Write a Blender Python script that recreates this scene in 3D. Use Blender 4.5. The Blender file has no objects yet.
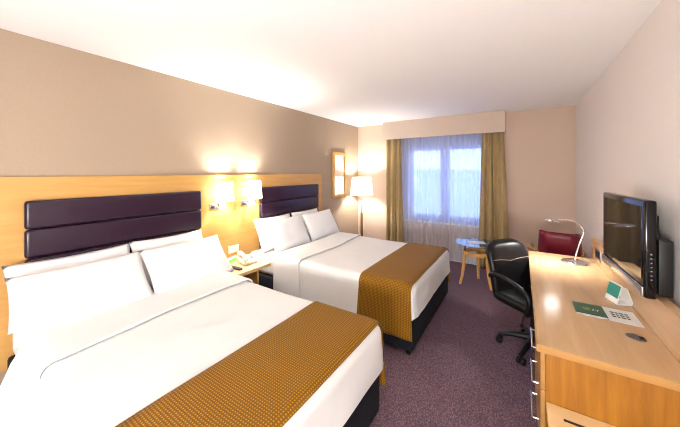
import bpy, bmesh, math, random
from math import sin, cos, pi, radians
from mathutils import Vector, Matrix, noise
random.seed(4)
S = bpy.context.scene
COL = S.collection

# ------------------------------------------------------------------ materials
def mat(name, col=(.8, .8, .8), rough=.5, metal=0, **k):
    m = bpy.data.materials.new(name); m.use_nodes = True
    b = m.node_tree.nodes['Principled BSDF']
    b.inputs['Base Color'].default_value = (*col, 1)
    b.inputs['Roughness'].default_value = rough
    b.inputs['Metallic'].default_value = metal
    for a, v in k.items():
        b.inputs[a.replace('_', ' ')].default_value = v
    return m

def nd(m, t, **k):
    n = m.node_tree.nodes.new(t)
    for a, v in k.items(): setattr(n, a, v)
    return n

def lk(m, a, b): m.node_tree.links.new(a, b)

def bsdf(m): return m.node_tree.nodes['Principled BSDF']

def ramp(m, stops):
    r = nd(m, 'ShaderNodeValToRGB')
    e = r.color_ramp.elements
    while len(e) < len(stops): e.new(.5)
    for i, (p, c) in enumerate(stops):
        e[i].position = p; e[i].color = (*c, 1)
    return r

def add_bump(m, src, strength=.2, dist=.01):
    b = nd(m, 'ShaderNodeBump'); b.inputs['Strength'].default_value = strength
    b.inputs['Distance'].default_value = dist
    lk(m, src, b.inputs['Height']); lk(m, b.outputs[0], bsdf(m).inputs['Normal'])

def noisy(name, c1, c2, scale, rough=.6, bump=.1, detail=4, stretch=(1, 1, 1), dist=.005, lo=.3, hi=.7, **k):
    m = mat(name, c1, rough, **k)
    tc = nd(m, 'ShaderNodeTexCoord'); mp = nd(m, 'ShaderNodeMapping')
    mp.inputs['Scale'].default_value = stretch
    n = nd(m, 'ShaderNodeTexNoise'); n.inputs['Scale'].default_value = scale
    n.inputs['Detail'].default_value = detail
    r = ramp(m, [(lo, c1), (hi, c2)])
    lk(m, tc.outputs['Object'], mp.inputs[0]); lk(m, mp.outputs[0], n.inputs['Vector'])
    lk(m, n.outputs[0], r.inputs[0]); lk(m, r.outputs[0], bsdf(m).inputs['Base Color'])
    if bump: add_bump(m, n.outputs[0], bump, dist)
    return m

def wood(name, c1, c2, axis='y', rough=.4, **k):
    st = {'y': (9, .7, 9), 'x': (.7, 9, 9), 'z': (9, 9, .7)}[axis]
    m = mat(name, c1, rough, **k)
    tc = nd(m, 'ShaderNodeTexCoord'); mp = nd(m, 'ShaderNodeMapping')
    mp.inputs['Scale'].default_value = st
    n = nd(m, 'ShaderNodeTexNoise'); n.inputs['Scale'].default_value = 2.2
    n.inputs['Detail'].default_value = 6; n.inputs['Roughness'].default_value = .62
    n.inputs['Distortion'].default_value = .6
    r = ramp(m, [(.3, c1), (.72, c2)])
    lk(m, tc.outputs['Object'], mp.inputs[0]); lk(m, mp.outputs[0], n.inputs['Vector'])
    lk(m, n.outputs[0], r.inputs[0]); lk(m, r.outputs[0], bsdf(m).inputs['Base Color'])
    add_bump(m, n.outputs[0], .04, .002)
    return m

M = {}
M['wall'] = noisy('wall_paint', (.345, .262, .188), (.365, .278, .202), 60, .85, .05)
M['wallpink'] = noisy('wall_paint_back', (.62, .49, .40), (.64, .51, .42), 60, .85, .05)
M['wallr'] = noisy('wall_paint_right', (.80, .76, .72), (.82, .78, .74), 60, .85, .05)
M['ceil'] = noisy('ceiling_paint', (.89, .895, .90), (.90, .905, .91), 80, .9, .03)
M['white_paint'] = mat('white_gloss_paint', (.8, .8, .8), .4)
M['pelmet'] = noisy('pelmet_paint', (.62, .52, .44), (.64, .54, .46), 60, .8, .03)
M['hbwood'] = wood('honey_maple_board', (.48, .26, .068), (.56, .325, .10), 'y', .42)
M['hbwoodz'] = wood('honey_maple_upright', (.48, .26, .068), (.56, .325, .10), 'z', .42)
M['desktop'] = wood('maple_top_painted_sheen', (.54, .345, .175), (.63, .42, .23), 'y', .2)  # same maple as the end panel; reflected light painted in as a paler tone
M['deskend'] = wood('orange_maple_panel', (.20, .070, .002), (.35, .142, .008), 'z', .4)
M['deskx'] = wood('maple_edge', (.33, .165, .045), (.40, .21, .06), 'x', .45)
M['bench'] = wood('pale_maple_bench', (.66, .45, .22), (.76, .54, .29), 'x', .38)
M['tblwood'] = wood('beech_leg', (.52, .27, .07), (.64, .36, .11), 'z', .4)
M['lampwood'] = wood('walnut_post', (.20, .10, .03), (.30, .16, .05), 'z', .4)
M['leather'] = noisy('aubergine_leather', (.015, .005, .014), (.024, .008, .024), 120, .30, .12, dist=.001, Specular_IOR_Level=.42)
M['blackleather'] = noisy('black_leather', (.004, .004, .005), (.008, .008, .010), 150, .33, .15, dist=.001, Specular_IOR_Level=.28)
M['redleather'] = noisy('burgundy_leather', (.16, .004, .016), (.21, .007, .024), 90, .42, .1, dist=.001)
M['cotton'] = noisy('white_cotton', (.72, .725, .725), (.74, .745, .745), 8, .85, .25, 3, dist=.012)
M['pillow'] = noisy('white_pillow_cotton', (.76, .76, .76), (.78, .78, .78), 6, .85, .3, 3, dist=.015)
M['divan'] = noisy('dark_divan_fabric', (.006, .007, .012), (.012, .013, .020), 300, .85, .2, dist=.001, Specular_IOR_Level=.28)
M['blackplastic'] = mat('black_plastic', (.005, .005, .006), .42, Specular_IOR_Level=.35)
M['blackgloss'] = mat('black_gloss', (.003, .003, .004), .12, Specular_IOR_Level=.35)
M['screen'] = mat('tv_glass', (.012, .012, .016), .04, Specular_IOR_Level=.6)
M['chrome'] = mat('chrome', (.75, .75, .78), .16, 1)
M['steel'] = noisy('brushed_steel', (.30, .29, .28), (.42, .40, .38), 200, .35, .05, metal=1)
M['silver'] = mat('silver_plastic', (.42, .41, .42), .22, .7)
M['ivory'] = mat('ivory_plastic', (.74, .68, .56), .35)
M['whiteplastic'] = mat('white_plastic', (.82, .82, .80), .35)
M['green'] = mat('dark_green_print', (.012, .095, .045), .35)
M['lime'] = mat('lime_green_print', (.22, .62, .12), .4)
M['teal'] = mat('teal_print', (.03, .28, .22), .35)
M['paper'] = mat('white_card', (.82, .82, .80), .45)
M['ink'] = mat('dark_ink', (.02, .035, .03), .5)
M['bluecard'] = mat('pale_blue_card', (.45, .58, .85), .4)
M['frame_blue'] = mat('upvc_tinted_by_daylight', (.50, .58, .75), .35)  # frame is white; the blue of the daylight is put into its colour
M['mirror'] = mat('mirror_glass', (.9, .9, .9), .02, 1)
M['dark'] = mat('dark_slot', (.015, .012, .01), .6)

# curtains
M['curtain'] = noisy('ochre_curtain', (.34, .25, .115), (.45, .335, .165), 60, .7, .1, stretch=(1, 1, .15))
def sheer():
    m = bpy.data.materials.new('sheer_voile'); m.use_nodes = True
    nt = m.node_tree; nt.nodes.clear()
    o = nt.nodes.new('ShaderNodeOutputMaterial')
    tr = nt.nodes.new('ShaderNodeBsdfTransparent'); tl = nt.nodes.new('ShaderNodeBsdfTranslucent')
    df = nt.nodes.new('ShaderNodeBsdfDiffuse'); m1 = nt.nodes.new('ShaderNodeMixShader'); m2 = nt.nodes.new('ShaderNodeMixShader')
    tl.inputs[0].default_value = (.86, .90, 1, 1); df.inputs[0].default_value = (.76, .80, .92, 1)  # voile is white; blue window light is tinted into both colours
    m1.inputs[0].default_value = .45
    nt.links.new(tl.outputs[0], m1.inputs[1]); nt.links.new(df.outputs[0], m1.inputs[2])
    m2.inputs[0].default_value = .68
    nt.links.new(tr.outputs[0], m2.inputs[1]); nt.links.new(m1.outputs[0], m2.inputs[2])
    nt.links.new(m2.outputs[0], o.inputs[0]); return m
M['sheer'] = sheer()

def glass(name, col, rough=.02, mixf=.12):
    m = bpy.data.materials.new(name); m.use_nodes = True
    nt = m.node_tree; nt.nodes.clear()
    o = nt.nodes.new('ShaderNodeOutputMaterial'); tr = nt.nodes.new('ShaderNodeBsdfTransparent')
    g = nt.nodes.new('ShaderNodeBsdfGlossy'); mx = nt.nodes.new('ShaderNodeMixShader')
    tr.inputs[0].default_value = (*col, 1); g.inputs['Roughness'].default_value = rough
    mx.inputs[0].default_value = mixf
    nt.links.new(tr.outputs[0], mx.inputs[1]); nt.links.new(g.outputs[0], mx.inputs[2])
    nt.links.new(mx.outputs[0], o.inputs[0]); return m
M['pane'] = glass('window_glass', (.94, .97, 1))
M['tglass'] = glass('table_glass', (.55, .78, .90), .03, .45)

def shade_mat(name, col, st):
    m = mat(name, (.85, .80, .72), .8)
    bsdf(m).inputs['Emission Color'].default_value = (*col, 1)
    bsdf(m).inputs['Emission Strength'].default_value = st
    return m
M['shade'] = shade_mat('lit_fabric_shade', (1, .92, .78), 5)
M['shade2'] = shade_mat('lit_floor_lamp_shade', (1, .90, .76), .8)
M['bulb'] = shade_mat('lit_lamp_lens', (1, .97, .92), 12)
M['fill_glow'] = shade_mat('added_globe_glow', (.96, .98, 1), 36)  # glow of the added fill globes, not a ceiling fitting

def carpet():
    m = mat('purple_carpet', (.1, .06, .09), .95)
    tc = nd(m, 'ShaderNodeTexCoord'); mp = nd(m, 'ShaderNodeMapping')
    mp.inputs['Scale'].default_value = (1.0, .55, 1)
    v = nd(m, 'ShaderNodeTexVoronoi'); v.inputs['Scale'].default_value = 120; v.inputs['Randomness'].default_value = .75
    n = nd(m, 'ShaderNodeTexNoise'); n.inputs['Scale'].default_value = 240; n.inputs['Detail'].default_value = 3
    lk(m, tc.outputs['Object'], mp.inputs[0]); lk(m, mp.outputs[0], v.inputs['Vector']); lk(m, tc.outputs['Object'], n.inputs['Vector'])
    r = ramp(m, [(.05, (.33, .215, .245)), (.42, (.155, .088, .118)), (.8, (.092, .050, .075))])
    lk(m, v.outputs['Distance'], r.inputs[0])
    r2 = ramp(m, [(.3, (.72, .72, .72)), (.7, (1.15, 1.15, 1.15))]); lk(m, n.outputs[0], r2.inputs[0])
    mx = nd(m, 'ShaderNodeMix', data_type='RGBA', blend_type='MULTIPLY'); mx.inputs[0].default_value = 1
    lk(m, r.outputs[0], mx.inputs[6]); lk(m, r2.outputs[0], mx.inputs[7]); lk(m, mx.outputs[2], bsdf(m).inputs['Base Color'])
    add_bump(m, n.outputs[0], .6, .006); return m
M['carpet'] = carpet()

def runner_mat():
    m = mat('gold_waffle_weave', (.3, .15, .02), .75, Specular_IOR_Level=.25)
    b = bsdf(m); b.inputs['Sheen Weight'].default_value = .06; b.inputs['Sheen Roughness'].default_value = .4
    uv = nd(m, 'ShaderNodeUVMap'); sp = nd(m, 'ShaderNodeSeparateXYZ'); lk(m, uv.outputs[0], sp.inputs[0])
    def wave(sock):
        a = nd(m, 'ShaderNodeMath', operation='MULTIPLY'); a.inputs[1].default_value = 2 * pi / .0135
        s = nd(m, 'ShaderNodeMath', operation='SINE'); c = nd(m, 'ShaderNodeMath', operation='MULTIPLY_ADD')
        c.inputs[1].default_value = .5; c.inputs[2].default_value = .5
        lk(m, sock, a.inputs[0]); lk(m, a.outputs[0], s.inputs[0]); lk(m, s.outputs[0], c.inputs[0]); return c.outputs[0]
    p = nd(m, 'ShaderNodeMath', operation='MULTIPLY'); lk(m, wave(sp.outputs[0]), p.inputs[0]); lk(m, wave(sp.outputs[1]), p.inputs[1])
    r = ramp(m, [(.15, (.165, .069, .0008)), (.6, (.27, .122, .0015)), (.92, (.50, .26, .02))])
    lk(m, p.outputs[0], r.inputs[0]); lk(m, r.outputs[0], b.inputs['Base Color'])
    add_bump(m, p.outputs[0], .5, .004); return m
M['runner'] = runner_mat()

# ------------------------------------------------------------------ mesh tools
class MB:
    def __init__(s): s.b = bmesh.new(); s.uv = None
    def box(s, x0, x1, y0, y1, z0, z1, mtx=None):
        v = [s.b.verts.new((x, y, z)) for x in (x0, x1) for y in (y0, y1) for z in (z0, z1)]
        if mtx:
            for q in v: q.co = mtx @ q.co
        for f in ((0, 1, 3, 2), (4, 6, 7, 5), (0, 4, 5, 1), (2, 3, 7, 6), (0, 2, 6, 4), (1, 5, 7, 3)):
            s.b.faces.new([v[i] for i in f])
        return s
    def rbox(s, x0, x1, y0, y1, z0, z1, r, n=3, step=None, skip='', disp=None, mtx=None, open_tol=None):
        """box with rounded edges; step = grid size; skip: names of faces left open"""
        def ticks(a, b):
            L = b - a; rr = min(r, L / 2 - 1e-4)
            t = [rr * (1 - cos(pi / 2 * i / n)) for i in range(n + 1)]
            k = max(1, int(round((L - 2 * rr) / step))) if step else 1
            mid = [rr + (L - 2 * rr) * i / k for i in range(1, k)]
            return [a + q for q in t] + [a + q for q in mid] + [b - q for q in reversed(t)]
        X, Y, Z = ticks(x0, x1), ticks(y0, y1), ticks(z0, z1)
        rx, ry, rz = (min(r, (b - a) / 2 - 1e-4) for a, b in ((x0, x1), (y0, y1), (z0, z1)))
        rm = min(rx, ry, rz)
        vs = {}
        def vert(p):
            key = tuple(round(c, 6) for c in p)
            if key in vs: return vs[key]
            c = Vector((min(max(p[0], x0 + rm), x1 - rm), min(max(p[1], y0 + rm), y1 - rm), min(max(p[2], z0 + rm), z1 - rm)))
            # open ends stay square
            if 'x0' in skip: c.x = p[0] if p[0] < x0 + rm else c.x
            if 'z0' in skip: c.z = p[2] if p[2] < z0 + rm else c.z
            if 'x1' in skip: c.x = p[0] if p[0] > x1 - rm else c.x
            d = Vector(p) - c
            q = c + d.normalized() * rm if d.length > 1e-9 else Vector(p)
            if disp: q = disp(q)
            if mtx: q = mtx @ q
            vs[key] = s.b.verts.new(q); return vs[key]
        def face(A, B, f, flip):
            for i in range(len(A) - 1):
                for j in range(len(B) - 1):
                    q = [vert(f(A[i], B[j])), vert(f(A[i + 1], B[j])), vert(f(A[i + 1], B[j + 1])), vert(f(A[i], B[j + 1]))]
                    if flip: q.reverse()
                    if len(set(q)) == 4:
                        try: s.b.faces.new(q)
                        except ValueError: pass
        if 'z1' not in skip: face(X, Y, lambda a, b: (a, b, z1), False)
        if 'z0' not in skip: face(X, Y, lambda a, b: (a, b, z0), True)
        if 'x0' not in skip: face(Y, Z, lambda a, b: (x0, a, b), True)
        if 'x1' not in skip: face(Y, Z, lambda a, b: (x1, a, b), False)
        if 'y0' not in skip: face(X, Z, lambda a, b: (a, y0, b), False)
        if 'y1' not in skip: face(X, Z, lambda a, b: (a, y1, b), True)
        return s
    def tube(s, pts, r, seg=10, closed=False, caps=True, flat=None):
        pts = [Vector(p) for p in pts]; n = len(pts)
        rs = r if isinstance(r, (list, tuple)) else [r] * n
        rings = []; up = None
        for i, p in enumerate(pts):
            a = pts[(i - 1) % n] if (closed or i > 0) else p
            b = pts[(i + 1) % n] if (closed or i < n - 1) else p
            t = (b - a).normalized()
            if up is None: up = t.orthogonal().normalized() if not flat else Vector(flat)
            up = (up - t * up.dot(t)).normalized(); side = t.cross(up)
            k = 1 if not flat else .45
            rings.append([s.b.verts.new(p + (up * cos(2 * pi * j / seg) * k + side * sin(2 * pi * j / seg)) * rs[i]) for j in range(seg)])
        m = n if closed else n - 1
        for i in range(m):
            A, B = rings[i], rings[(i + 1) % n]
            for j in range(seg): s.b.faces.new((A[j], A[(j + 1) % seg], B[(j + 1) % seg], B[j]))
        if not closed and caps:
            s.b.faces.new(list(reversed(rings[0]))); s.b.faces.new(rings[-1])
        return s
    def lathe(s, prof, c=(0, 0, 0), seg=32, sx=1, sy=1):
        rings = []
        for r, z in prof:
            if r < 1e-6: rings.append([s.b.verts.new((c[0], c[1], c[2] + z))])
            else: rings.append([s.b.verts.new((c[0] + r * cos(2 * pi * j / seg) * sx, c[1] + r * sin(2 * pi * j / seg) * sy, c[2] + z)) for j in range(seg)])
        for A, B in zip(rings, rings[1:]):
            for j in range(seg):
                k = (j + 1) % seg
                if len(A) == 1 and len(B) == 1: continue
                if len(A) == 1: s.b.faces.new((A[0], B[k], B[j]))
                elif len(B) == 1: s.b.faces.new((A[j], A[k], B[0]))
                else: s.b.faces.new((A[j], A[k], B[k], B[j]))
        return s
    def prism(s, out, z0, z1, mtx=None):
        """outline in XY extruded in z"""
        a = [s.b.verts.new((x, y, z0)) for x, y in out]; b = [s.b.verts.new((x, y, z1)) for x, y in out]
        if mtx:
            for q in a + b: q.co = mtx @ q.co
        n = len(out); s.b.faces.new(list(reversed(a))); s.b.faces.new(b)
        for i in range(n): s.b.faces.new((a[i], a[(i + 1) % n], b[(i + 1) % n], b[i]))
        return s
    def grid(s, fn, nu, nv, uvfn=None):
        if uvfn and not s.uv: s.uv = s.b.loops.layers.uv.new('UVMap')
        V = [[s.b.verts.new(fn(i / nu, j / nv)) for j in range(nv + 1)] for i in range(nu + 1)]
        for i in range(nu):
            for j in range(nv):
                f = s.b.faces.new((V[i][j], V[i + 1][j], V[i + 1][j + 1], V[i][j + 1]))
                if uvfn:
                    for l, (a, b) in zip(f.loops, ((i, j), (i + 1, j), (i + 1, j + 1), (i, j + 1))):
                        l[s.uv].uv = uvfn(a / nu, b / nv)
        return s
    def xform(s, mtx):
        bmesh.ops.transform(s.b, matrix=mtx, verts=s.b.verts); return s

def obj(name, mb, m, parent=None, smooth=False, bevel=0, solid=0, local=False, kind=None, label=None, sub=0):
    b = mb.b
    bmesh.ops.recalc_face_normals(b, faces=b.faces)
    if parent is not None and not local:
        p = parent; mt = Matrix.Identity(4)
        while p is not None:
            mt = (Matrix.Translation(p.location) @ p.rotation_euler.to_matrix().to_4x4()) @ mt; p = p.parent
        bmesh.ops.transform(b, matrix=mt.inverted(), verts=b.verts)
    me = bpy.data.meshes.new(name); b.to_mesh(me); b.free()
    me.materials.append(M[m] if isinstance(m, str) else m)
    if smooth:
        for p in me.polygons: p.use_smooth = True
        if smooth == 'auto':
            me.set_sharp_from_angle(angle=radians(38))
    o = bpy.data.objects.new(name, me); COL.objects.link(o)
    if parent is not None: o.parent = parent
    if solid:
        q = o.modifiers.new('s', 'SOLIDIFY'); q.thickness = solid; q.offset = -1
    if sub:
        q = o.modifiers.new('d', 'SUBSURF'); q.levels = sub; q.render_levels = sub
    if bevel:
        q = o.modifiers.new('b', 'BEVEL'); q.width = bevel; q.segments = 2; q.limit_method = 'ANGLE'; q.angle_limit = radians(40)
    if kind: o['kind'] = kind
    if label: o['label'] = label
    return o

def thing(name, label, cat, loc=(0, 0, 0), rz=0, group=None):
    o = bpy.data.objects.new(name, None); COL.objects.link(o); o.empty_display_size = .05
    o.location = loc; o.rotation_euler = (0, 0, rz); tag(o, label, cat, group); return o
def tag(o, label, cat, group=None):
    o['label'] = label; o['category'] = cat
    if group: o['group'] = group
    return o
def struct(name, mb, m, **k):
    return obj(name, mb, m, kind='structure', **k)

# ------------------------------------------------------------------ setting
YB, XR, H, YF = 5.37, 3.68, 2.595, -1.7
struct('floor', MB().box(-.1, XR + .1, YF - .1, YB + .25, -.1, 0), 'carpet')
struct('ceiling', MB().box(-.1, XR + .1, YF - .1, YB + .25, H, H + .1), 'ceil')
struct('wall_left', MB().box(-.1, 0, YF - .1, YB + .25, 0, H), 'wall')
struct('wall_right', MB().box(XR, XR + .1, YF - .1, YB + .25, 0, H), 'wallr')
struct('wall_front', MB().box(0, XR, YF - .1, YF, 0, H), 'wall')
WX0, WX1, WZ0, WZ1 = .96, 2.62, .68, 2.38
WZT = 2.07
wb = MB()
wb.box(0, WX0, YB, YB + .25, 0, H); wb.box(WX1, XR, YB, YB + .25, 0, H)
wb.box(WX0, WX1, YB, YB + .25, 0, WZ0); wb.box(WX0, WX1, YB, YB + .25, WZ1, H)
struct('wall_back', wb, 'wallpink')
struct('baseboard_back', MB().box(0.015, XR - .015, YB - .015, YB, 0, .09), 'white_paint')
struct('baseboard_left', MB().box(0, .015, 4.02, YB, 0, .09), 'white_paint')
struct('baseboard_right', MB().box(XR - .015, XR, 3.8, YB - .015, 0, .09), 'white_paint')

# window
wf = MB(); y0, y1 = YB + .10, YB + .17
wf.box(WX0, WX0 + .19, y0, y1, WZ0, WZ1); wf.box(WX1 - .07, WX1, y0, y1, WZ0, WZ1)
wf.box(WX0 + .19, WX1 - .07, y0, y1, WZ0, WZ0 + .07); wf.box(WX0 + .19, WX1 - .07, y0, y1, WZT, WZ1)
wf.box(1.77, 1.84, y0, y1, WZ0 + .07, WZT)
win = struct('window_1', wf, 'frame_blue', bevel=.005)
def casement(xa, xb):
    f = MB()
    f.box(xa, xa + .045, y0 - .015, y1 - .02, WZ0 + .07, WZT); f.box(xb - .045, xb, y0 - .015, y1 - .02, WZ0 + .07, WZT)
    f.box(xa + .045, xb - .045, y0 - .015, y1 - .02, WZ0 + .07, WZ0 + .115); f.box(xa + .045, xb - .045, y0 - .015, y1 - .02, WZT - .045, WZT)
    c = obj('casement', f, 'frame_blue', win, bevel=.004)
    obj('glass_pane', MB().box(xa + .045, xb - .045, y0 + .02, y0 + .026, WZ0 + .115, WZT - .045), 'pane', c)
casement(WX0 + .19, 1.77); casement(1.84, WX1 - .07)
obj('window_sill', MB().box(WX0 - .04, WX1 + .04, YB - .04, YB + .10, WZ0 - .03, WZ0), 'white_paint', win, bevel=.005)

# land outside, with the haze put into its pale blue colour
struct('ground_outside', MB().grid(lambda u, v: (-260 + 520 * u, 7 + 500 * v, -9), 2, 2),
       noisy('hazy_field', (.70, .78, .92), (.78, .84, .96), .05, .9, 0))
def hill(u, v):
    x = -500 + 900 * u
    return (x, 220 + 90 * v, -9 + (13 + 3 * noise.noise(Vector((x * .02, 0, 0))) + 1.5 * noise.noise(Vector((x * .09, 3, 0)))) * sin(pi * min(v, .5)) )
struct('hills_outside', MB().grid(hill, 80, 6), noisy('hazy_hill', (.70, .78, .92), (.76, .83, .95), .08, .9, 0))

# ------------------------------------------------------------------ curtains and pelmet
pel = thing('curtain_pelmet', 'long beige box pelmet over the window curtains', 'pelmet', (1.735, YB, 2.25))
obj('front_board', MB().box(.68, 2.79, 5.15, 5.17, 2.25, H), 'pelmet', pel, bevel=.003)
obj('end_board', MB().box(.68, .70, 5.17, YB, 2.25, H), 'pelmet', pel)
obj('end_board', MB().box(2.77, 2.79, 5.17, YB, 2.25, H), 'pelmet', pel)
obj('curtain_track', MB().box(.72, 2.75, 5.235, 5.255, 2.50, 2.52), 'whiteplastic', pel)
def drape(xa, xb, yc, amp, folds, z0, z1, nu, seed, flare=0.0):
    def f(u, v):
        z = z0 + (z1 - z0) * v
        ph = u * folds * 2 * pi + .9 * sin(u * 9 + seed)
        a = amp * (.75 + .25 * sin(u * 23 + seed)) * (1.0 - .25 * v)
        x = xa + (xb - xa) * u + (1 - v) * flare * (u - .5) + .012 * sin(ph * .5 + v * 3)
        return (x, yc + a * sin(ph) + .006 * sin(v * 7 + u * 20), z)
    return MB().grid(f, nu, 16)
tag(obj('curtain', drape(.715, 1.04, 5.24, .045, 4.5, .015, 2.50, 110, 1, .06), 'curtain', smooth=True, solid=.004),
    'ochre full-length curtain at the left of the window, beside the floor lamp', 'curtain')
tag(obj('curtain', drape(2.45, 2.765, 5.235, .045, 4.5, .015, 2.50, 120, 2.3, .16), 'curtain', smooth=True, solid=.004),
    'ochre full-length curtain at the right of the window, behind the office chair', 'curtain')
tag(obj('sheer_curtain', drape(.96, 2.54, 5.325, .018, 26, .02, 2.46, 420, .4), 'sheer', smooth=True),
    'white sheer voile curtain hanging across the window', 'curtain')

# ------------------------------------------------------------------ headboard
hb = thing('headboard_panel', 'long honey-coloured wood panel with two padded purple headboards', 'headboard', (0, 2.0, 0))
obj('wood_panel', MB().box(.001, .03, .02, 3.985, .25, 1.575), 'hbwood', hb)
obj('edge_trim', MB().box(.001, .036, 3.985, 4.005, .25, 1.575), 'hbwoodz', hb)
def padded(y0, y1):
    p = MB(); z = 1.405
    for k in range(4):
        h = .207
        p.rbox(.031, .085, y0, y1, z - h + .003, z, .024, 4)
        z -= h
    return p
for a, b in ((.448, 1.748), (2.572, 3.85)):
    obj('padded_headboard', padded(a, b), 'leather', hb, smooth=True)

# ------------------------------------------------------------------ beds
def bed(y0, y1, xf, label_bed, tagw, near):
    yc = (y0 + y1) / 2
    b = thing('bed', label_bed, 'bed', (1.1, yc, 0))
    bx = MB().rbox(.04, xf - .014, y0 + .012, y1 - .035, .05, .345, .02, 2)
    base = obj('divan_base', bx, 'divan', b, smooth='auto')
    for x in (.15, xf - .06):
        for y in (y0 + .06, y1 - .09):
            c = MB().tube([(x, y - .012, .022), (x, y + .012, .022)], .022, 14)
            c.tube([(x, y, .03), (x, y, .056)], .008, 8)
            obj('caster', c, 'blackplastic', b, smooth='auto')
    def dm(p):
        w = noise.noise(p * 5) * .005
        return p + Vector((0, 0, w))
    obj('mattress', MB().rbox(.04, xf - .04, y0 + .03, y1 - .03, .346, .585, .06, 4, .06, disp=dm), 'cotton', b, smooth=True)
    # duvet
    def dd(p):
        n = noise.noise(Vector((p.x * 3, p.y * 3, p.z * 3 + near))) * .007 + noise.noise(Vector((p.x * 9, p.y * 7, p.z * 4 + near))) * .003
        side = max(0, .60 - p.z)
        out = Vector((0, 0, n))
        if p.z < .56:
            fl = n * 1.2 + side * .05
            if p.y < y0 + .03: out.y = -fl - max(0, .6 - p.z) * (.32 if near < 2 else 0)
            if p.y > y1 - .03: out.y = fl
            if p.x > xf - .03: out.x = fl
            out.z = noise.noise(Vector((p.x * 2.5, p.y * 2.5, near))) * .012 * min(1, side * 5)
        kf = min(1, max(0, (p.x - (xf - .15)) / .13))
        out.z += kf * max(0, .5 - p.z) * .50
        return p + out
    dv = obj('duvet', MB().rbox(.62, xf, y0, y1, .20, .625, .07, 5, .045, skip='x0 z0', disp=dd), 'cotton', smooth=True, solid=.012)
    tag(dv, 'white duvet spread over the ' + tagw, 'duvet')
    # folded-back band at the head end
    def db(p):
        q = dd(p)
        skew = .035 * sin((p.y - y0) * 3 + near)
        q.x += skew * (1 if p.x > .8 else .5) + max(0, .6 - p.z) * (.10 if p.x > .8 else .05)
        q.z += .004
        return q
    tb = MB().rbox(.56, .945, y0 - .014, y1 + .014, .19, .645, .075, 5, .045, skip='x0 z0 x1', disp=db)
    obj('turned_down_top', tb, 'cotton', dv, smooth=True, solid=.014)
    # runner
    x0r, x1r = 1.70, xf - .018
    r = .085; zt = .640; ya, yb = y0 - .016, y1 + .016; zb = .17
    lo = .34 if near < 2 else 0
    prof = [(ya - .012 - lo * .40, zb), (ya - .010 - lo * .27, .32), (ya - .004 - lo * .12, .46), (ya, zt - r)]
    for i in range(1, 7):
        t = pi / 2 * i / 6; prof.append((ya + r - r * cos(t), zt - r + r * sin(t)))
    for i in range(1, 14): prof.append((ya + r + (yb - ya - 2 * r) * i / 14, zt))
    prof.append((yb - r, zt))
    for i in range(1, 7):
        t = pi / 2 * i / 6; prof.append((yb - r + r * sin(t), zt - r + r * cos(t)))
    prof += [(yb + .004, .46), (yb + .010, .32), (yb + .012, zb)]
    L = [0]
    for p, q in zip(prof, prof[1:]): L.append(L[-1] + math.dist(p, q))
    T = L[-1]
    def at(t):
        d = t * T
        for i in range(len(L) - 1):
            if d <= L[i + 1] + 1e-9:
                k = (d - L[i]) / (L[i + 1] - L[i]); return (prof[i][0] + (prof[i + 1][0] - prof[i][0]) * k, prof[i][1] + (prof[i + 1][1] - prof[i][1]) * k)
    def rf(u, v):
        y, z = at(v); x = x0r + (x1r - x0r) * u
        dz = noise.noise(Vector((x * 3, y * 3, z * 3 + near))) * .005
        if z > .5:
            z += dz
            if u > .93: z -= (u - .93) * .25
        else:
            sg = -1 if y < (y0 + y1) / 2 else 1
            w = (.5 - z) * .05 * sin(u * 9 + near)
            y += sg * (abs(w) * .6)
            x += (.55 - z) * (.10 * (u - .5)) * (1 if sg < 0 else .4)
        return (x, y, z)
    tag(obj('bed_runner', MB().grid(rf, 16, 110, lambda u, v: (u * (x1r - x0r), v * T)), 'runner', smooth=True, solid=.006),
        'gold waffle-weave runner across the foot of the ' + tagw, 'bed runner')
    return b

bed(.36, 1.72, 2.24, 'double bed nearest the camera, on a black divan base', 'bed nearest the camera', 1.7)
bed(2.355, 3.83, 2.225, 'second double bed, beyond the bedside shelf and nearer the window', 'bed nearer the window', 6.1)

def pillow_mesh(L, Wd, T, seed):
    """lying flat: length along y, width along z, thickness along x"""
    def side(sg):
        def f(u, v):
            a, b = 2 * u - 1, 2 * v - 1
            # outline pinches between the corners
            oy = a * (L / 2) * (1 - .05 * (1 - abs(a) ** 4) - .045 * (1 - b * b) * a * a)
            oz = b * (Wd / 2) * (1 - .07 * (1 - a * a) * b * b)
            t = max(0, (1 - abs(a) ** 3.2)) ** .55 * max(0, (1 - abs(b) ** 2.8)) ** .55
            n = noise.noise(Vector((oy * 5 + seed, oz * 5, sg))) * .014
            return (sg * (T / 2) * t + n * t, oy, oz)
        return f
    m = MB(); m.grid(side(1), 24, 18); m.grid(side(-1), 24, 18)
    bmesh.ops.remove_doubles(m.b, verts=m.b.verts, dist=.0006)
    return m
def pillow(x, y, z, tilt, L, Wd, T, label, seed, yaw=0, group=None):
    mt = Matrix.Translation((x, y, z)) @ Matrix.Rotation(yaw, 4, 'Z') @ Matrix.Rotation(radians(tilt), 4, 'Y')
    m = pillow_mesh(L, Wd, T, seed).xform(mt)
    o = obj('pillow', m, 'pillow', smooth=True)
    tag(o, label, 'pillow', 'white pillows propped against the headboards')
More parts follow.
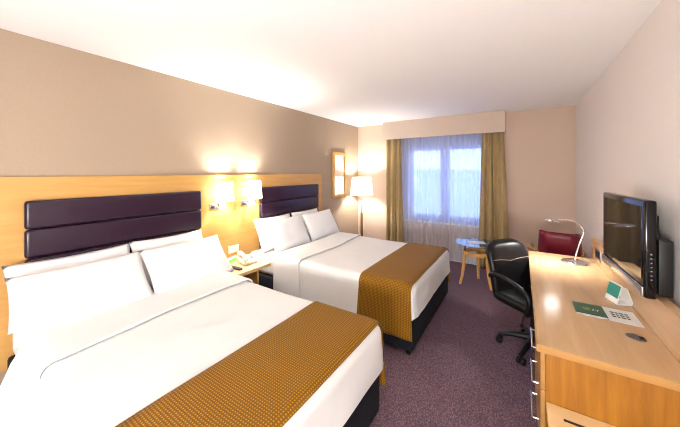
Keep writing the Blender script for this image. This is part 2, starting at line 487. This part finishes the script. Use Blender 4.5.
# (front rows lean on the back rows); tilt negative = top leaning to the headboard
pillow(.215, .70, .79, -27, .72, .44, .12, 'back pillow at the left of the nearest bed, against the headboard', 1)
pillow(.215, 1.385, .80, -27, .66, .44, .12, 'back pillow nearest the bedside shelf on the nearest bed', 2)
pillow(.43, .70, .775, -42, .74, .45, .15, 'front pillow at the left of the nearest bed, lowest left in the picture', 3)
pillow(.43, 1.43, .775, -42, .73, .45, .15, 'front pillow on the nearest bed, beside the telephone shelf', 4)
pillow(.20, 2.745, .80, -24, .68, .44, .12, 'back pillow on the bed by the window, at the side of the wall lamps', 5)
pillow(.20, 3.43, .805, -24, .64, .44, .12, 'back pillow on the bed by the window, on its window side', 6)
pillow(.385, 2.79, .795, -30, .70, .45, .15, 'front pillow on the bed by the window, nearest the wall lamps', 7)
pillow(.385, 3.52, .795, -30, .74, .45, .15, 'front pillow on the bed by the window, nearest the floor lamp', 8)

# ------------------------------------------------------------------ bedside shelf and its things
ns = thing('bedside_table', 'honey wood bedside shelf between the two beds, under the wall lamps', 'bedside table', (.3, 2.04, 0))
obj('table_top', MB().box(.031, .605, 1.77, 2.26, .54, .575), 'bench', ns, bevel=.003)
obj('support_panel', MB().box(.031, .50, 1.90, 1.925, .0, .54), 'hbwoodz', ns)
obj('support_panel', MB().box(.031, .50, 2.145, 2.17, .0, .54), 'hbwoodz', ns)
obj('lower_shelf', MB().box(.031, .48, 1.925, 2.145, .2, .22), 'deskx', ns)

ph = thing('telephone', 'cream corded telephone on the bedside shelf', 'telephone', (.365, 2.115, .5755), radians(-12))
def phd(p):  # wedge
    return p
pb = MB().rbox(-.095, .095, -.085, .085, 0, .05, .015, 3)
for v in pb.b.verts:
    if v.co.z > .02: v.co.z += (-v.co.x) * .16
obj('phone_body', pb, 'ivory', ph, smooth='auto', local=True)
hs = [(-.095 + .19 * t, -.048, .074 + .024 * sin(pi * t) - .028 * (t - .5)) for t in [i / 12 for i in range(13)]]
hm = MB().tube(hs, [.027, .031, .031, .025, .020, .018, .018, .018, .020, .025, .031, .031, .027], 14)
obj('handset', hm, 'ivory', ph, smooth='auto', local=True)
kp = MB()
for i in range(4):
    for j in range(3):
        kp.box(-.045 + i * .026, -.027 + i * .026, .0 + j * .024, .016 + j * .024, .050 - (-.045 + i * .026) * .16 - .010, .0525 - (-.045 + i * .026) * .16)
obj('keypad', kp, 'silver', ph, local=True)
cd = [(-.08 - .012 * cos(t * 1.1), -.085 - .012 - .03 * sin(t * .14), .012 + .008 * sin(t * 1.1)) for t in range(0, 24)]
obj('coiled_cord', MB().tube(cd, .003, 6), 'ivory', ph, smooth=True, local=True)

rc = thing('remote_control', 'black remote control lying at the front of the bedside shelf', 'remote control', (.42, 1.905, .5755), radians(4))
obj('body', MB().rbox(-.10, .10, -.024, .024, 0, .02, .007, 3), 'blackplastic', rc, smooth='auto', local=True)
bt = MB()
for i in range(7):
    for j in range(3): bt.box(-.075 + i * .022, -.064 + i * .022, -.017 + j * .013, -.009 + j * .013, .0195, .0225)
obj('buttons', bt, 'silver', rc, local=True)
cdm = thing('information_card', 'small green and white card standing on the bedside shelf beside the telephone', 'card', (.215, 2.02, .5755), radians(12))
obj('card_panel', MB().prism([(-.02, 0), (.0, .065), (.002, .065), (-.018, 0)], -.065, .065, Matrix.Rotation(pi / 2, 4, 'X')), 'paper', cdm, local=True)
obj('card_panel', MB().prism([(.02, 0), (.002, .065), (.004, .065), (.022, 0)], -.065, .065, Matrix.Rotation(pi / 2, 4, 'X')), 'paper', cdm, local=True)
obj('green_band', MB().prism([(.0224, 0), (.0115, .038), (.0123, .038), (.0232, 0)], -.065, .065, Matrix.Rotation(pi / 2, 4, 'X')), 'lime', cdm, local=True)

so = thing('socket_plate', 'white double switch plate on the headboard above the telephone', 'socket', (.031, 2.18, .665))
obj('plate', MB().rbox(.0305, .040, 2.107, 2.253, .622, .708, .004, 2), 'whiteplastic', so, smooth='auto')
for yy in (2.125, 2.19):
    obj('rocker_switch', MB().box(.040, .044, yy, yy + .045, .642, .688), 'paper', so, bevel=.001)

# wall lamps
def sconce(y, label):
    t = thing('wall_lamp', label, 'wall lamp', (.03, y, 1.30), 0, 'wall lamps between the headboards')
    obj('back_plate', MB().rbox(.0305, .042, y - .13, y - .01, 1.18, 1.25, .004, 2), 'chrome', t, smooth='auto')
    a = MB().tube([(.042, y - .06, 1.215), (.10, y - .06, 1.215), (.125, y - .045, 1.215), (.135, y, 1.215), (.135, y, 1.29)], .007, 8)
    a.tube([(.06, y - .06, 1.195), (.10, y - .035, 1.195), (.12, y + .02, 1.20)], .005, 8)
    a.lathe([(0, 0), (.016, 0), (.016, .05), (0, .05)], (.135, y, 1.285), 16)
    obj('arm', a, 'chrome', t, smooth='auto')
    sh = MB().lathe([(.092, 0), (.074, .225)], (.135, y, 1.275), 40)
    obj('lamp_shade', sh, 'shade', t, smooth=True, solid=.002)
    l = bpy.data.lights.new('wall_lamp_bulb', 'POINT'); l.energy = 22; l.color = (1, .95, .89); l.shadow_soft_size = .035
    o = bpy.data.objects.new('wall_lamp_bulb', l); COL.objects.link(o); o.parent = t
    o.location = Vector((.135, y, 1.40)) - t.location
sconce(2.0, 'lit wall lamp nearer the camera, white shade on a chrome arm')
sconce(2.42, 'lit wall lamp beside the far padded headboard, white shade on a chrome arm')

# mirror
mi = thing('wall_mirror', 'tall wood-framed mirror on the left wall beside the floor lamp', 'mirror', (0, 4.59, 1.12))
f = MB(); ya, yb_, za, zb_ = 4.35, 4.834, 1.123, 1.992
f.box(0, .035, ya, ya + .06, za, zb_); f.box(0, .035, yb_ - .06, yb_, za, zb_)
f.box(0, .035, ya + .06, yb_ - .06, za, za + .055); f.box(0, .035, ya + .06, yb_ - .06, zb_ - .055, zb_)
obj('mirror_frame', f, 'hbwoodz', mi, bevel=.004)
obj('mirror_glass', MB().box(.004, .016, ya + .06, yb_ - .06, za + .055, zb_ - .055), 'mirror', mi)

# floor lamp
fx, fy = .29, 5.00
fl = thing('floor_lamp', 'lit floor lamp with a cream drum shade in the corner by the curtain', 'floor lamp', (fx, fy, 0))
obj('base', MB().lathe([(0, 0), (.15, 0), (.15, .018), (.14, .026), (.02, .032), (0, .032)], (fx, fy, 0), 40), 'steel', fl, smooth='auto')
obj('wooden_post', MB().lathe([(0, .03), (.020, .03), (.024, .06), (.024, .76), (.014, .79), (0, .79)], (fx, fy, 0), 20), 'lampwood', fl, smooth='auto')
obj('metal_rod', MB().tube([(fx, fy, .78), (fx, fy, 1.30)], .009, 10), 'chrome', fl, smooth='auto')
obj('lamp_shade', MB().lathe([(.235, 1.145), (.195, 1.505)], (fx, fy, 0), 48), 'shade2', fl, smooth=True, solid=.002)
l = bpy.data.lights.new('floor_lamp_bulb', 'POINT'); l.energy = 25; l.color = (1, .95, .88); l.shadow_soft_size = .05
o = bpy.data.objects.new('floor_lamp_bulb', l); COL.objects.link(o); o.parent = fl; o.location = (0, 0, 1.36)
obj('bulb', MB().lathe([(0, 0), (.014, 0), (.03, .05), (.02, .08), (0, .09)], (fx, fy, 1.22), 16), 'shade', fl, smooth=True)

# ------------------------------------------------------------------ glass side table
tx, ty = 2.465, 4.45
t = thing('round_table', 'round glass-topped side table on curved wooden legs by the window', 'table', (tx, ty, 0))
obj('glass_top', MB().lathe([(0, .585), (.283, .585), (.288, .591), (.283, .597), (0, .597)], (tx, ty, 0), 56), 'tglass', t, smooth='auto')
obj('wooden_ring', MB().lathe([(.155, .425), (.180, .425), (.180, .478), (.155, .478), (.155, .425)], (tx, ty, 0), 48), 'tblwood', t, smooth='auto')
for ang in (-34, 91, 210):
    a = radians(ang); d = Vector((cos(a), sin(a), 0))
    pts = [Vector((tx, ty, z)) + d * r for r, z in ((.235, 0), (.205, .12), (.185, .26), (.176, .38), (.172, .47))]
    obj('leg', MB().tube(pts, [.016, .019, .023, .025, .024], 12), 'tblwood', t, smooth='auto')
    obj('metal_post', MB().tube([Vector((tx, ty, .465)) + d * .165, Vector((tx, ty, .585)) + d * .165], .009, 8), 'blackplastic', t, smooth='auto')
mg = thing('leaflet', 'pale blue and white leaflet lying on the glass side table', 'leaflet', (tx + .0, ty - .01, .5975), radians(25))
obj('page', MB().box(-.11, .0, -.075, .075, 0, .004), 'paper', mg, local=True)
obj('page', MB().box(0.001, .11, -.075, .075, 0, .004), 'bluecard', mg, local=True)

# ------------------------------------------------------------------ red armchair (behind the far end of the desk)
rcx = thing('armchair', 'burgundy leather tub armchair with wooden frame beyond the desk', 'armchair', (3.41, 4.47, 0), radians(-9))
# local: +y is where the sitter faces, back at y=-.16
def bent(w, y, z0, z1, th, lean):
    def f(sgn):
        def g(u, v):
            a = 2 * u - 1
            x = a * w * (1 + .14 * (1 - v)); z = z0 + (z1 - z0) * v
            yy = y + .10 * max(0, abs(a) - .55) / .45 * (abs(a)) - lean * v + sgn * th / 2 * (1 - abs(a) ** 8) ** .5 * (1 - (abs(2 * v - 1)) ** 10) ** .5
            z2 = z - .014 * (max(0, abs(a) - .85) / .15) ** 2 * v
            return (x, yy, z2)
        return g
    m = MB(); m.grid(f(1), 24, 14); m.grid(f(-1), 24, 14)
    bmesh.ops.remove_doubles(m.b, verts=m.b.verts, dist=.0005); return m
obj('backrest', bent(.205, -.14, .40, .875, .06, .05), 'redleather', rcx, smooth=True, local=True)
obj('seat', MB().rbox(-.20, .20, -.12, .34, .33, .43, .035, 4), 'redleather', rcx, smooth=True, local=True)
for sx in (-1, 1):
    k = .11 if sx < 0 else 0
    ap = [(sx * (.22 + k), .345, .0), (sx * (.22 + k), .345, .30), (sx * (.22 + k), .33, .54), (sx * (.22 + k * 1.1), .28, .585), (sx * (.22 + k), .05, .60), (sx * .22, -.13, .60)]
    obj('arm_frame', MB().tube(ap, .021, 12), 'tblwood', rcx, smooth='auto', local=True)
    obj('leg', MB().tube([(sx * .215, -.13, .60), (sx * .215, -.17, .30), (sx * .21, -.20, 0)], [.018, .020, .015], 12), 'tblwood', rcx, smooth='auto', local=True)
obj('seat_rail', MB().box(-.20, .20, -.16, -.13, .28, .33), 'tblwood', rcx, local=True)
obj('seat_rail', MB().box(-.31, .21, .32, .35, .28, .33), 'tblwood', rcx, local=True)

# ------------------------------------------------------------------ desk
DX, DY0, DY1 = 3.07, 1.71, 3.70
dk = thing('desk', 'long maple desk with drawers along the right wall', 'desk', (3.35, 2.7, 0))
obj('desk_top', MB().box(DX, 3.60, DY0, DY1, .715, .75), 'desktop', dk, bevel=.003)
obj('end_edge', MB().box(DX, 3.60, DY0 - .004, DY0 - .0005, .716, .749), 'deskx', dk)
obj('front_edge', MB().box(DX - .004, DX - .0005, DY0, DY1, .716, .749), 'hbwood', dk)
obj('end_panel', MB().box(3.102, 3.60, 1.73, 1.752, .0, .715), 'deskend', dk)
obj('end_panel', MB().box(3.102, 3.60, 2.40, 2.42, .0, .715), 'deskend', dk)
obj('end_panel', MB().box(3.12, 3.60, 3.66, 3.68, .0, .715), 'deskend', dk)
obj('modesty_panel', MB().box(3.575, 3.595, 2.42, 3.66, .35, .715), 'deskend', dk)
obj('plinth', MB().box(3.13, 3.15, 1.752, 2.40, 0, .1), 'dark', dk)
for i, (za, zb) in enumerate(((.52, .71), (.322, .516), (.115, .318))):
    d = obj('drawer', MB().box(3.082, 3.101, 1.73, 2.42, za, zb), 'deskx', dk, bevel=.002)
    zc = (za + zb) / 2; y0h, y1h = 1.935, 2.145
    h = MB().tube([(3.054, y0h - .012, zc), (3.054, y1h + .012, zc)], .0055, 10)
    for y in (y0h, y1h): h.tube([(3.054, y, zc), (3.083, y, zc)], .004, 8)
    obj('drawer_handle', h, 'chrome', d, smooth='auto')
obj('upstand', MB().box(3.601, 3.652, DY0, 3.765, .70, .945), 'desktop', dk, bevel=.002)
g = MB().lathe([(0, .7502), (.036, .7502), (.040, .7515), (.038, .7545), (.0, .755)], (3.50, 2.052, 0), 36)
gr = obj('cable_grommet', g, 'steel', dk, smooth='auto')
obj('cable_opening', MB().rbox(3.512, 3.532, 2.030, 2.068, .7535, .7562, .001, 1), 'dark', gr)

# bench for luggage
bn = thing('luggage_bench', 'low pale wood luggage bench beside the near end of the desk', 'bench', (3.4, 1.2, 0))
obj('bench_top', MB().box(3.105, 3.66, .62, 1.728, .435, .468), 'bench', bn, bevel=.003)
for i in range(8):
    y = 1.64 - i * .12
    obj('rubber_strip', MB().box(3.165, 3.60, y - .006, y + .006, .4685, .4715), 'dark', bn)
obj('side_panel', MB().box(3.125, 3.64, 1.70, 1.72, 0, .435), 'deskend', bn)
obj('side_panel', MB().box(3.125, 3.64, .64, .66, 0, .435), 'deskend', bn)

# sockets on the upstand
sk = thing('socket_outlet', 'steel double socket outlet on the desk upstand behind the lamp', 'socket', (3.60, 3.45, .84))
obj('plate', MB().rbox(3.594, 3.6005, 3.36, 3.56, .80, .895, .002, 2), 'steel', sk, smooth='auto')
for y in (3.385, 3.475):
    obj('socket_insert', MB().box(3.590, 3.594, y, y + .06, .82, .88), 'blackplastic', sk)

# desk lamp
bx, by = 3.43, 3.44
dl = thing('desk_lamp', 'chrome gooseneck desk lamp at the far end of the desk', 'desk lamp', (bx, by, .7505))
obj('base', MB().lathe([(0, 0), (.105, 0), (.108, .006), (.10, .014), (.02, .022), (0, .022)], (bx, by, .7505), 48), 'chrome', dl, smooth='auto')
R = Vector((.84, .543, 0))
def lp(r, z): return Vector((bx, by, z)) + R * r
ctrl = [lp(0.0, .765), lp(.012, .83), lp(.045, .93), lp(.078, 1.01), lp(.082, 1.055), lp(.06, 1.095), lp(.015, 1.13), lp(-.05, 1.15), lp(-.12, 1.157), lp(-.175, 1.16)]
def smoothp(P, n=5):
    out = []
    for i in range(len(P) - 1):
        p0, p1, p2, p3 = P[max(i - 1, 0)], P[i], P[i + 1], P[min(i + 2, len(P) - 1)]
        for k in range(n):
            t_ = k / n
            out.append(.5 * ((2 * p1) + (p2 - p0) * t_ + (2 * p0 - 5 * p1 + 4 * p2 - p3) * t_ ** 2 + (3 * p1 - p0 - 3 * p2 + p3) * t_ ** 3))
    return out + [P[-1]]
obj('stem', MB().tube(smoothp(ctrl), .0075, 10), 'chrome', dl, smooth=True)
hc = lp(-.225, 1.145)
hd = MB().lathe([(.0, .028), (.03, .026), (.055, .014), (.064, 0), (.060, -.002)], (0, 0, 0), 32, 1.15, .95)
hd.xform(Matrix.Translation(hc) @ Matrix.Rotation(math.atan2(R.y, R.x), 4, 'Z') @ Matrix.Rotation(radians(8), 4, 'Y'))
head = obj('lamp_head', hd, 'chrome', dl, smooth=True, solid=.002)
ln = MB().lathe([(0, -.001), (.055, -.001)], (0, 0, 0), 32, 1.15, .95)
ln.xform(Matrix.Translation(hc) @ Matrix.Rotation(math.atan2(R.y, R.x), 4, 'Z') @ Matrix.Rotation(radians(8), 4, 'Y'))
obj('lens', ln, 'bulb', head)
l = bpy.data.lights.new('desk_lamp_bulb', 'SPOT'); l.energy = 12; l.spot_size = radians(130); l.spot_blend = .6; l.color = (1, .95, .88); l.shadow_soft_size = .03
o = bpy.data.objects.new('desk_lamp_bulb', l); COL.objects.link(o); o.parent = dl; o.location = hc + Vector((0, 0, -.01)) - dl.location

# green folder, paper with text, tent card
def quad_thing(corners, z, th, name):
    return MB().prism([(c[0], c[1]) for c in corners], z, z + th)
gl = thing('brochure', 'dark green brochure lying open on the desk', 'brochure', (3.355, 2.30, .751), 0)
obj('cover', MB().box(-.073, .073, -.075, .088, .005, .0075), 'green', gl, local=True)
pg = MB().grid(lambda u, v: (-.070 + .14 * u, -.090 + .17 * v + .006 * sin(u * 14), .0022 + .0008 * sin(u * 9)), 12, 2)
obj('pages', pg, 'paper', gl, local=True, solid=.002)
def text(body, size, m, parent, loc, rz, name='printed_letter', ext=.0002, shear=0):
    cu = bpy.data.curves.new(name, 'FONT'); cu.body = body; cu.size = size; cu.extrude = ext
    cu.align_x = 'CENTER'; cu.align_y = 'CENTER'; cu.shear = shear
    to = bpy.data.objects.new(name, cu)
    COL.objects.link(to)
    dg = bpy.context.evaluated_depsgraph_get()
    me = bpy.data.meshes.new_from_object(to.evaluated_get(dg))
    bpy.data.objects.remove(to)
    me.materials.clear(); me.materials.append(M[m])
    n = bpy.data.objects.new(name, me); COL.objects.link(n); n.parent = parent; n.location = loc; n.rotation_euler = (0, 0, rz)
    return n
text('H', .045, 'paper', gl, (.026, .0, .0078), 0, 'printed_letter', shear=.25)
obj('printed_square', MB().box(-.030, .004, -.018, .022, .0076, .0079), noisy('leaf_green_print', (.10, .30, .03), (.16, .40, .05), 60, .4, 0), gl, local=True)
pp = thing('paper_sheet', 'white printed sheet on the desk between the green brochure and the cable hole', 'paper', (3.502, 2.30, .7505), radians(0))
obj('sheet', MB().box(-.072, .072, -.092, .108, 0, .0012), 'paper', pp, local=True)
tl = MB()
for i in range(3):
    x = -.045
    for k, w in enumerate((.018, .012, .02, .014)):
        tl.box(x, x + w, .035 - i * .030, .052 - i * .030, .0013, .0016); x += w + .005
obj('printed_lines', tl, 'ink', pp, local=True)

tc_ = thing('tent_card', 'folded white and green tent card standing on the desk before the television', 'card', (3.545, 2.56, .7505), radians(20))
th = .0025
def strip(a, b, w0, w1, th=.003):
    (x0, z0), (x1, z1) = a, b
    d = Vector((x1 - x0, 0, z1 - z0)).normalized(); n = Vector((-d.z, 0, d.x)) * th / 2
    m = MB(); vs = []
    for y in (w0, w1):
        for (x, z), s_ in (((x0, z0), 1), ((x1, z1), 1), ((x1, z1), -1), ((x0, z0), -1)):
            vs.append(m.b.verts.new((x + n.x * s_, y, z + n.z * s_)))
    m.b.faces.new(vs[:4]); m.b.faces.new(list(reversed(vs[4:])))
    for i in range(4): m.b.faces.new((vs[i], vs[(i + 1) % 4], vs[4 + (i + 1) % 4], vs[4 + i]))
    return m
obj('base_panel', strip((-.045, .002), (.045, .002), -.055, .055), 'paper', tc_, local=True)
obj('front_panel', strip((-.045, .003), (-.015, .125), -.055, .055), 'paper', tc_, local=True)
obj('back_panel', strip((.045, .003), (.012, .105), -.055, .055), 'paper', tc_, local=True)
obj('green_picture', strip((-.0385, .038), (-.0195, .116), -.052, .052, .0012).xform(Matrix.Translation((-.0026, 0, 0))), 'teal', tc_, local=True)

# ------------------------------------------------------------------ television
A = Vector((3.515, 2.83, 0)); B = Vector((3.545, 2.11, 0))   # far / near ends of the front
w = (B - A).length; ang = math.atan2((A - B).y, (A - B).x)
tv = thing('television', 'black flat-screen television mounted above the desk', 'television', ((A + B) / 2 + Vector((0, 0, .942)))[:], ang)
# local x along the width (far = +), local -y towards the wall, +y towards the room
h = .518
obj('casing', MB().rbox(-w / 2, w / 2, -.05, 0, 0, h, .012, 3), 'blackgloss', tv, smooth='auto', local=True)
obj('screen', MB().box(-w / 2 + .03, w / 2 - .03, .0003, .0025, .095, h - .035), 'screen', tv, local=True)
obj('lower_bezel', MB().rbox(-w / 2 + .004, w / 2 - .004, .0003, .008, .006, .060, .003, 2), 'silver', tv, smooth='auto', local=True)
bt = MB()
for i in range(7): bt.box(-w / 2 - .0015, -w / 2 + .001, -.030, -.024, .10 + i * .022, .106 + i * .022)
obj('side_buttons', bt, 'silver', tv, local=True)
obj('rear_housing', MB().rbox(-w / 2 + .05, w / 2 - .05, -.075, -.05, .06, h - .08, .01, 2), 'blackplastic', tv, smooth='auto', local=True)
mb_ = obj('wall_mount', MB().rbox(3.600, 3.655, 2.12, 2.45, .965, 1.255, .006, 2).box(3.655, XR, 2.22, 2.40, 1.0, 1.2), 'blackplastic', tv, smooth='auto')

# ------------------------------------------------------------------ office chair
oc = thing('office_chair', 'black leather swivel office chair pulled up to the desk', 'office chair', (3.098, 3.045, 0), 0)
fd = Vector((.76, -.65, 0)).normalized()
oc.rotation_euler = (0, 0, math.atan2(fd.y, fd.x) + pi / 2)   # local -y is the facing direction
# star base (local)
base_rot = -oc.rotation_euler[2]
for k in range(5):
    a = radians(105 + 72 * k) + base_rot; d = Vector((cos(a), sin(a), 0))
    leg = obj('leg', MB().tube([d * .03 + Vector((0, 0, .125)), d * .16 + Vector((0, 0, .11)), d * .27 + Vector((0, 0, .078))], [.030, .025, .018], 10), 'blackplastic', oc, smooth='auto', local=True)
    s_ = Vector((-d.y, d.x, 0)); c = d * .27 + Vector((0, 0, .030))
    cm = MB()
    cm.tube([c + s_ * .008, c + s_ * .028], .030, 16); cm.tube([c - s_ * .008, c - s_ * .028], .030, 16)
    cm.tube([c + Vector((0, 0, .01)), c + Vector((0, 0, .06))], .008, 8)
    obj('caster', cm, 'blackplastic', leg, smooth='auto')  if False else obj('caster', cm, 'blackplastic', oc, smooth='auto', local=True)
obj('gas_column', MB().lathe([(0, .10), (.035, .10), (.035, .16), (.028, .16), (.028, .30), (.018, .30), (.018, .40), (0, .40)], (0, 0, 0), 20), 'blackplastic', oc, smooth='auto', local=True)
obj('seat', MB().rbox(-.24, .24, -.25, .22, .41, .495, .04, 5, .08), 'blackleather', oc, smooth=True, local=True)
obj('seat_mechanism', MB().box(-.09, .09, -.10, .14, .365, .41), 'blackplastic', oc, local=True)
obj('height_lever', MB().tube([(-.06, -.03, .385), (-.19, -.06, .37), (-.23, -.075, .325)], .006, 8).lathe([(0, -.03), (.013, -.022), (.015, 0), (0, .012)], (-.232, -.076, .322), 12), 'blackplastic', oc, smooth='auto', local=True)
def back(sg, off=0):
    def g(u, v):
        a = 2 * u - 1
        z = .43 + .505 * v
        wd = .245 * (1 - .06 * (1 - v) ** 2) * (1 - .14 * (max(0, v - .80) / .2) ** 2)
        x = a * wd
        zz = z - .05 * (abs(a) ** 4) * max(0, v - .5) * 2
        curve = -.035 * a * a * 1.0                      # wraps towards the sitter
        y = .245 + curve + .10 * v + .02 * sin(pi * v) * -1
        tck = .050 * max(0, 1 - abs(a) ** 6) ** .5 * max(0, 1 - abs(2 * v - 1) ** 7) ** .5
        return (x, y + sg * tck, zz)
    return g
bm_ = MB(); bm_.grid(back(1), 26, 26); bm_.grid(back(-1), 26, 26)
bmesh.ops.remove_doubles(bm_.b, verts=bm_.b.verts, dist=.0005)
bk = obj('backrest', bm_, 'blackleather', oc, smooth=True, local=True)
# pale stitched seam, a shallow V across the upper back
gb = back(-1)
pts = []
for i in range(25):
    u = .06 + .88 * i / 24; v = .70 - .07 * (1 - abs(2 * u - 1))
    p = Vector(gb(u, v)); p.y -= .0015; pts.append(p)
st_ = MB().tube(pts, .0022, 6)
obj('stitched_seam', st_, mat('grey_thread', (.35, .34, .33), .6), bk, smooth=True) if False else obj('stitched_seam', st_, mat('grey_thread', (.35, .34, .33), .6), oc, smooth=True, local=True)
for sx in (-1, 1):
    ap = [Vector(p) for p in ((sx * .235, .25, .62), (sx * .262, .20, .655), (sx * .268, .10, .665), (sx * .268, 0, .655), (sx * .268, -.10, .63), (sx * .266, -.16, .59), (sx * .260, -.17, .52), (sx * .24, -.13, .44), (sx * .20, -.10, .405))]
    obj('armrest', MB().tube(smoothp(ap, 4), .021, 12), 'blackplastic', oc, smooth=True, local=True)
obj('back_bracket', MB().rbox(-.035, .035, .10, .30, .37, .40, .008, 2).rbox(-.035, .035, .285, .315, .38, .62, .008, 2), 'blackplastic', oc, smooth='auto', local=True)

# ------------------------------------------------------------------ added fill lights: unseen globes behind the camera that brighten the ceiling
def fill_globe(ux, uy, uz, r, label):
    up = thing('added_fill_globe', label, 'floor lamp', (ux, uy, 0))
    obj('base', MB().lathe([(0, 0), (.14, 0), (.14, .02), (.02, .03), (0, .03)], (ux, uy, 0), 32), 'steel', up, smooth='auto')
    obj('pole', MB().tube([(ux, uy, .025), (ux, uy, uz - r + .01)], .012, 10), 'steel', up, smooth='auto')
    obj('globe', MB().lathe([(r * sin(pi * q / 20), -r * cos(pi * q / 20)) for q in range(21)], (ux, uy, uz), 40), 'fill_glow', up, smooth=True)
fill_globe(3.0, -1.25, 1.0, .22, 'added fill light, a globe on a stand unseen behind the camera, by the desk wall')
fill_globe(2.4, -1.42, .95, .22, 'added fill light, a globe on a stand unseen behind the camera, nearer the beds')

# ------------------------------------------------------------------ sky
wd = bpy.data.worlds.new('World'); S.world = wd; wd.use_nodes = True
nt = wd.node_tree; bg = nt.nodes['Background']
tcw = nt.nodes.new('ShaderNodeTexCoord'); spw = nt.nodes.new('ShaderNodeSeparateXYZ'); rw = nt.nodes.new('ShaderNodeValToRGB')
nt.links.new(tcw.outputs['Generated'], spw.inputs[0]); nt.links.new(spw.outputs[2], rw.inputs[0]); nt.links.new(rw.outputs[0], bg.inputs[0])
e = rw.color_ramp.elements; e[0].position = 0; e[0].color = (.54, .65, 1, 1); e[1].position = .5; e[1].color = (.30, .44, 1, 1)
bg.inputs[1].default_value = 1.6

# ------------------------------------------------------------------ camera
cam = bpy.data.cameras.new('camera'); co = bpy.data.objects.new('camera', cam); COL.objects.link(co)
S.camera = co
cam.sensor_width = 36; cam.sensor_fit = 'HORIZONTAL'; cam.lens = 36 * 280 / 680
cam.shift_x = 0; cam.shift_y = (172 - 213.5) / 680
cam.clip_start = .02; cam.clip_end = 2000
co.location = (3.0, 0, 1.61); co.rotation_euler = (pi / 2, 0, math.atan(181 / 280))

vs = S.view_settings
vs.view_transform = 'Standard'; vs.look = 'None'; vs.gamma = 1; vs.use_curve_mapping = False
vs.exposure = 1.3
S.cycles.max_bounces = 10; S.cycles.diffuse_bounces = 6; S.cycles.transparent_max_bounces = 16
S.cycles.use_denoising = True
S.cycles.filter_width = 1.1
S.cycles.sample_clamp_indirect = 6
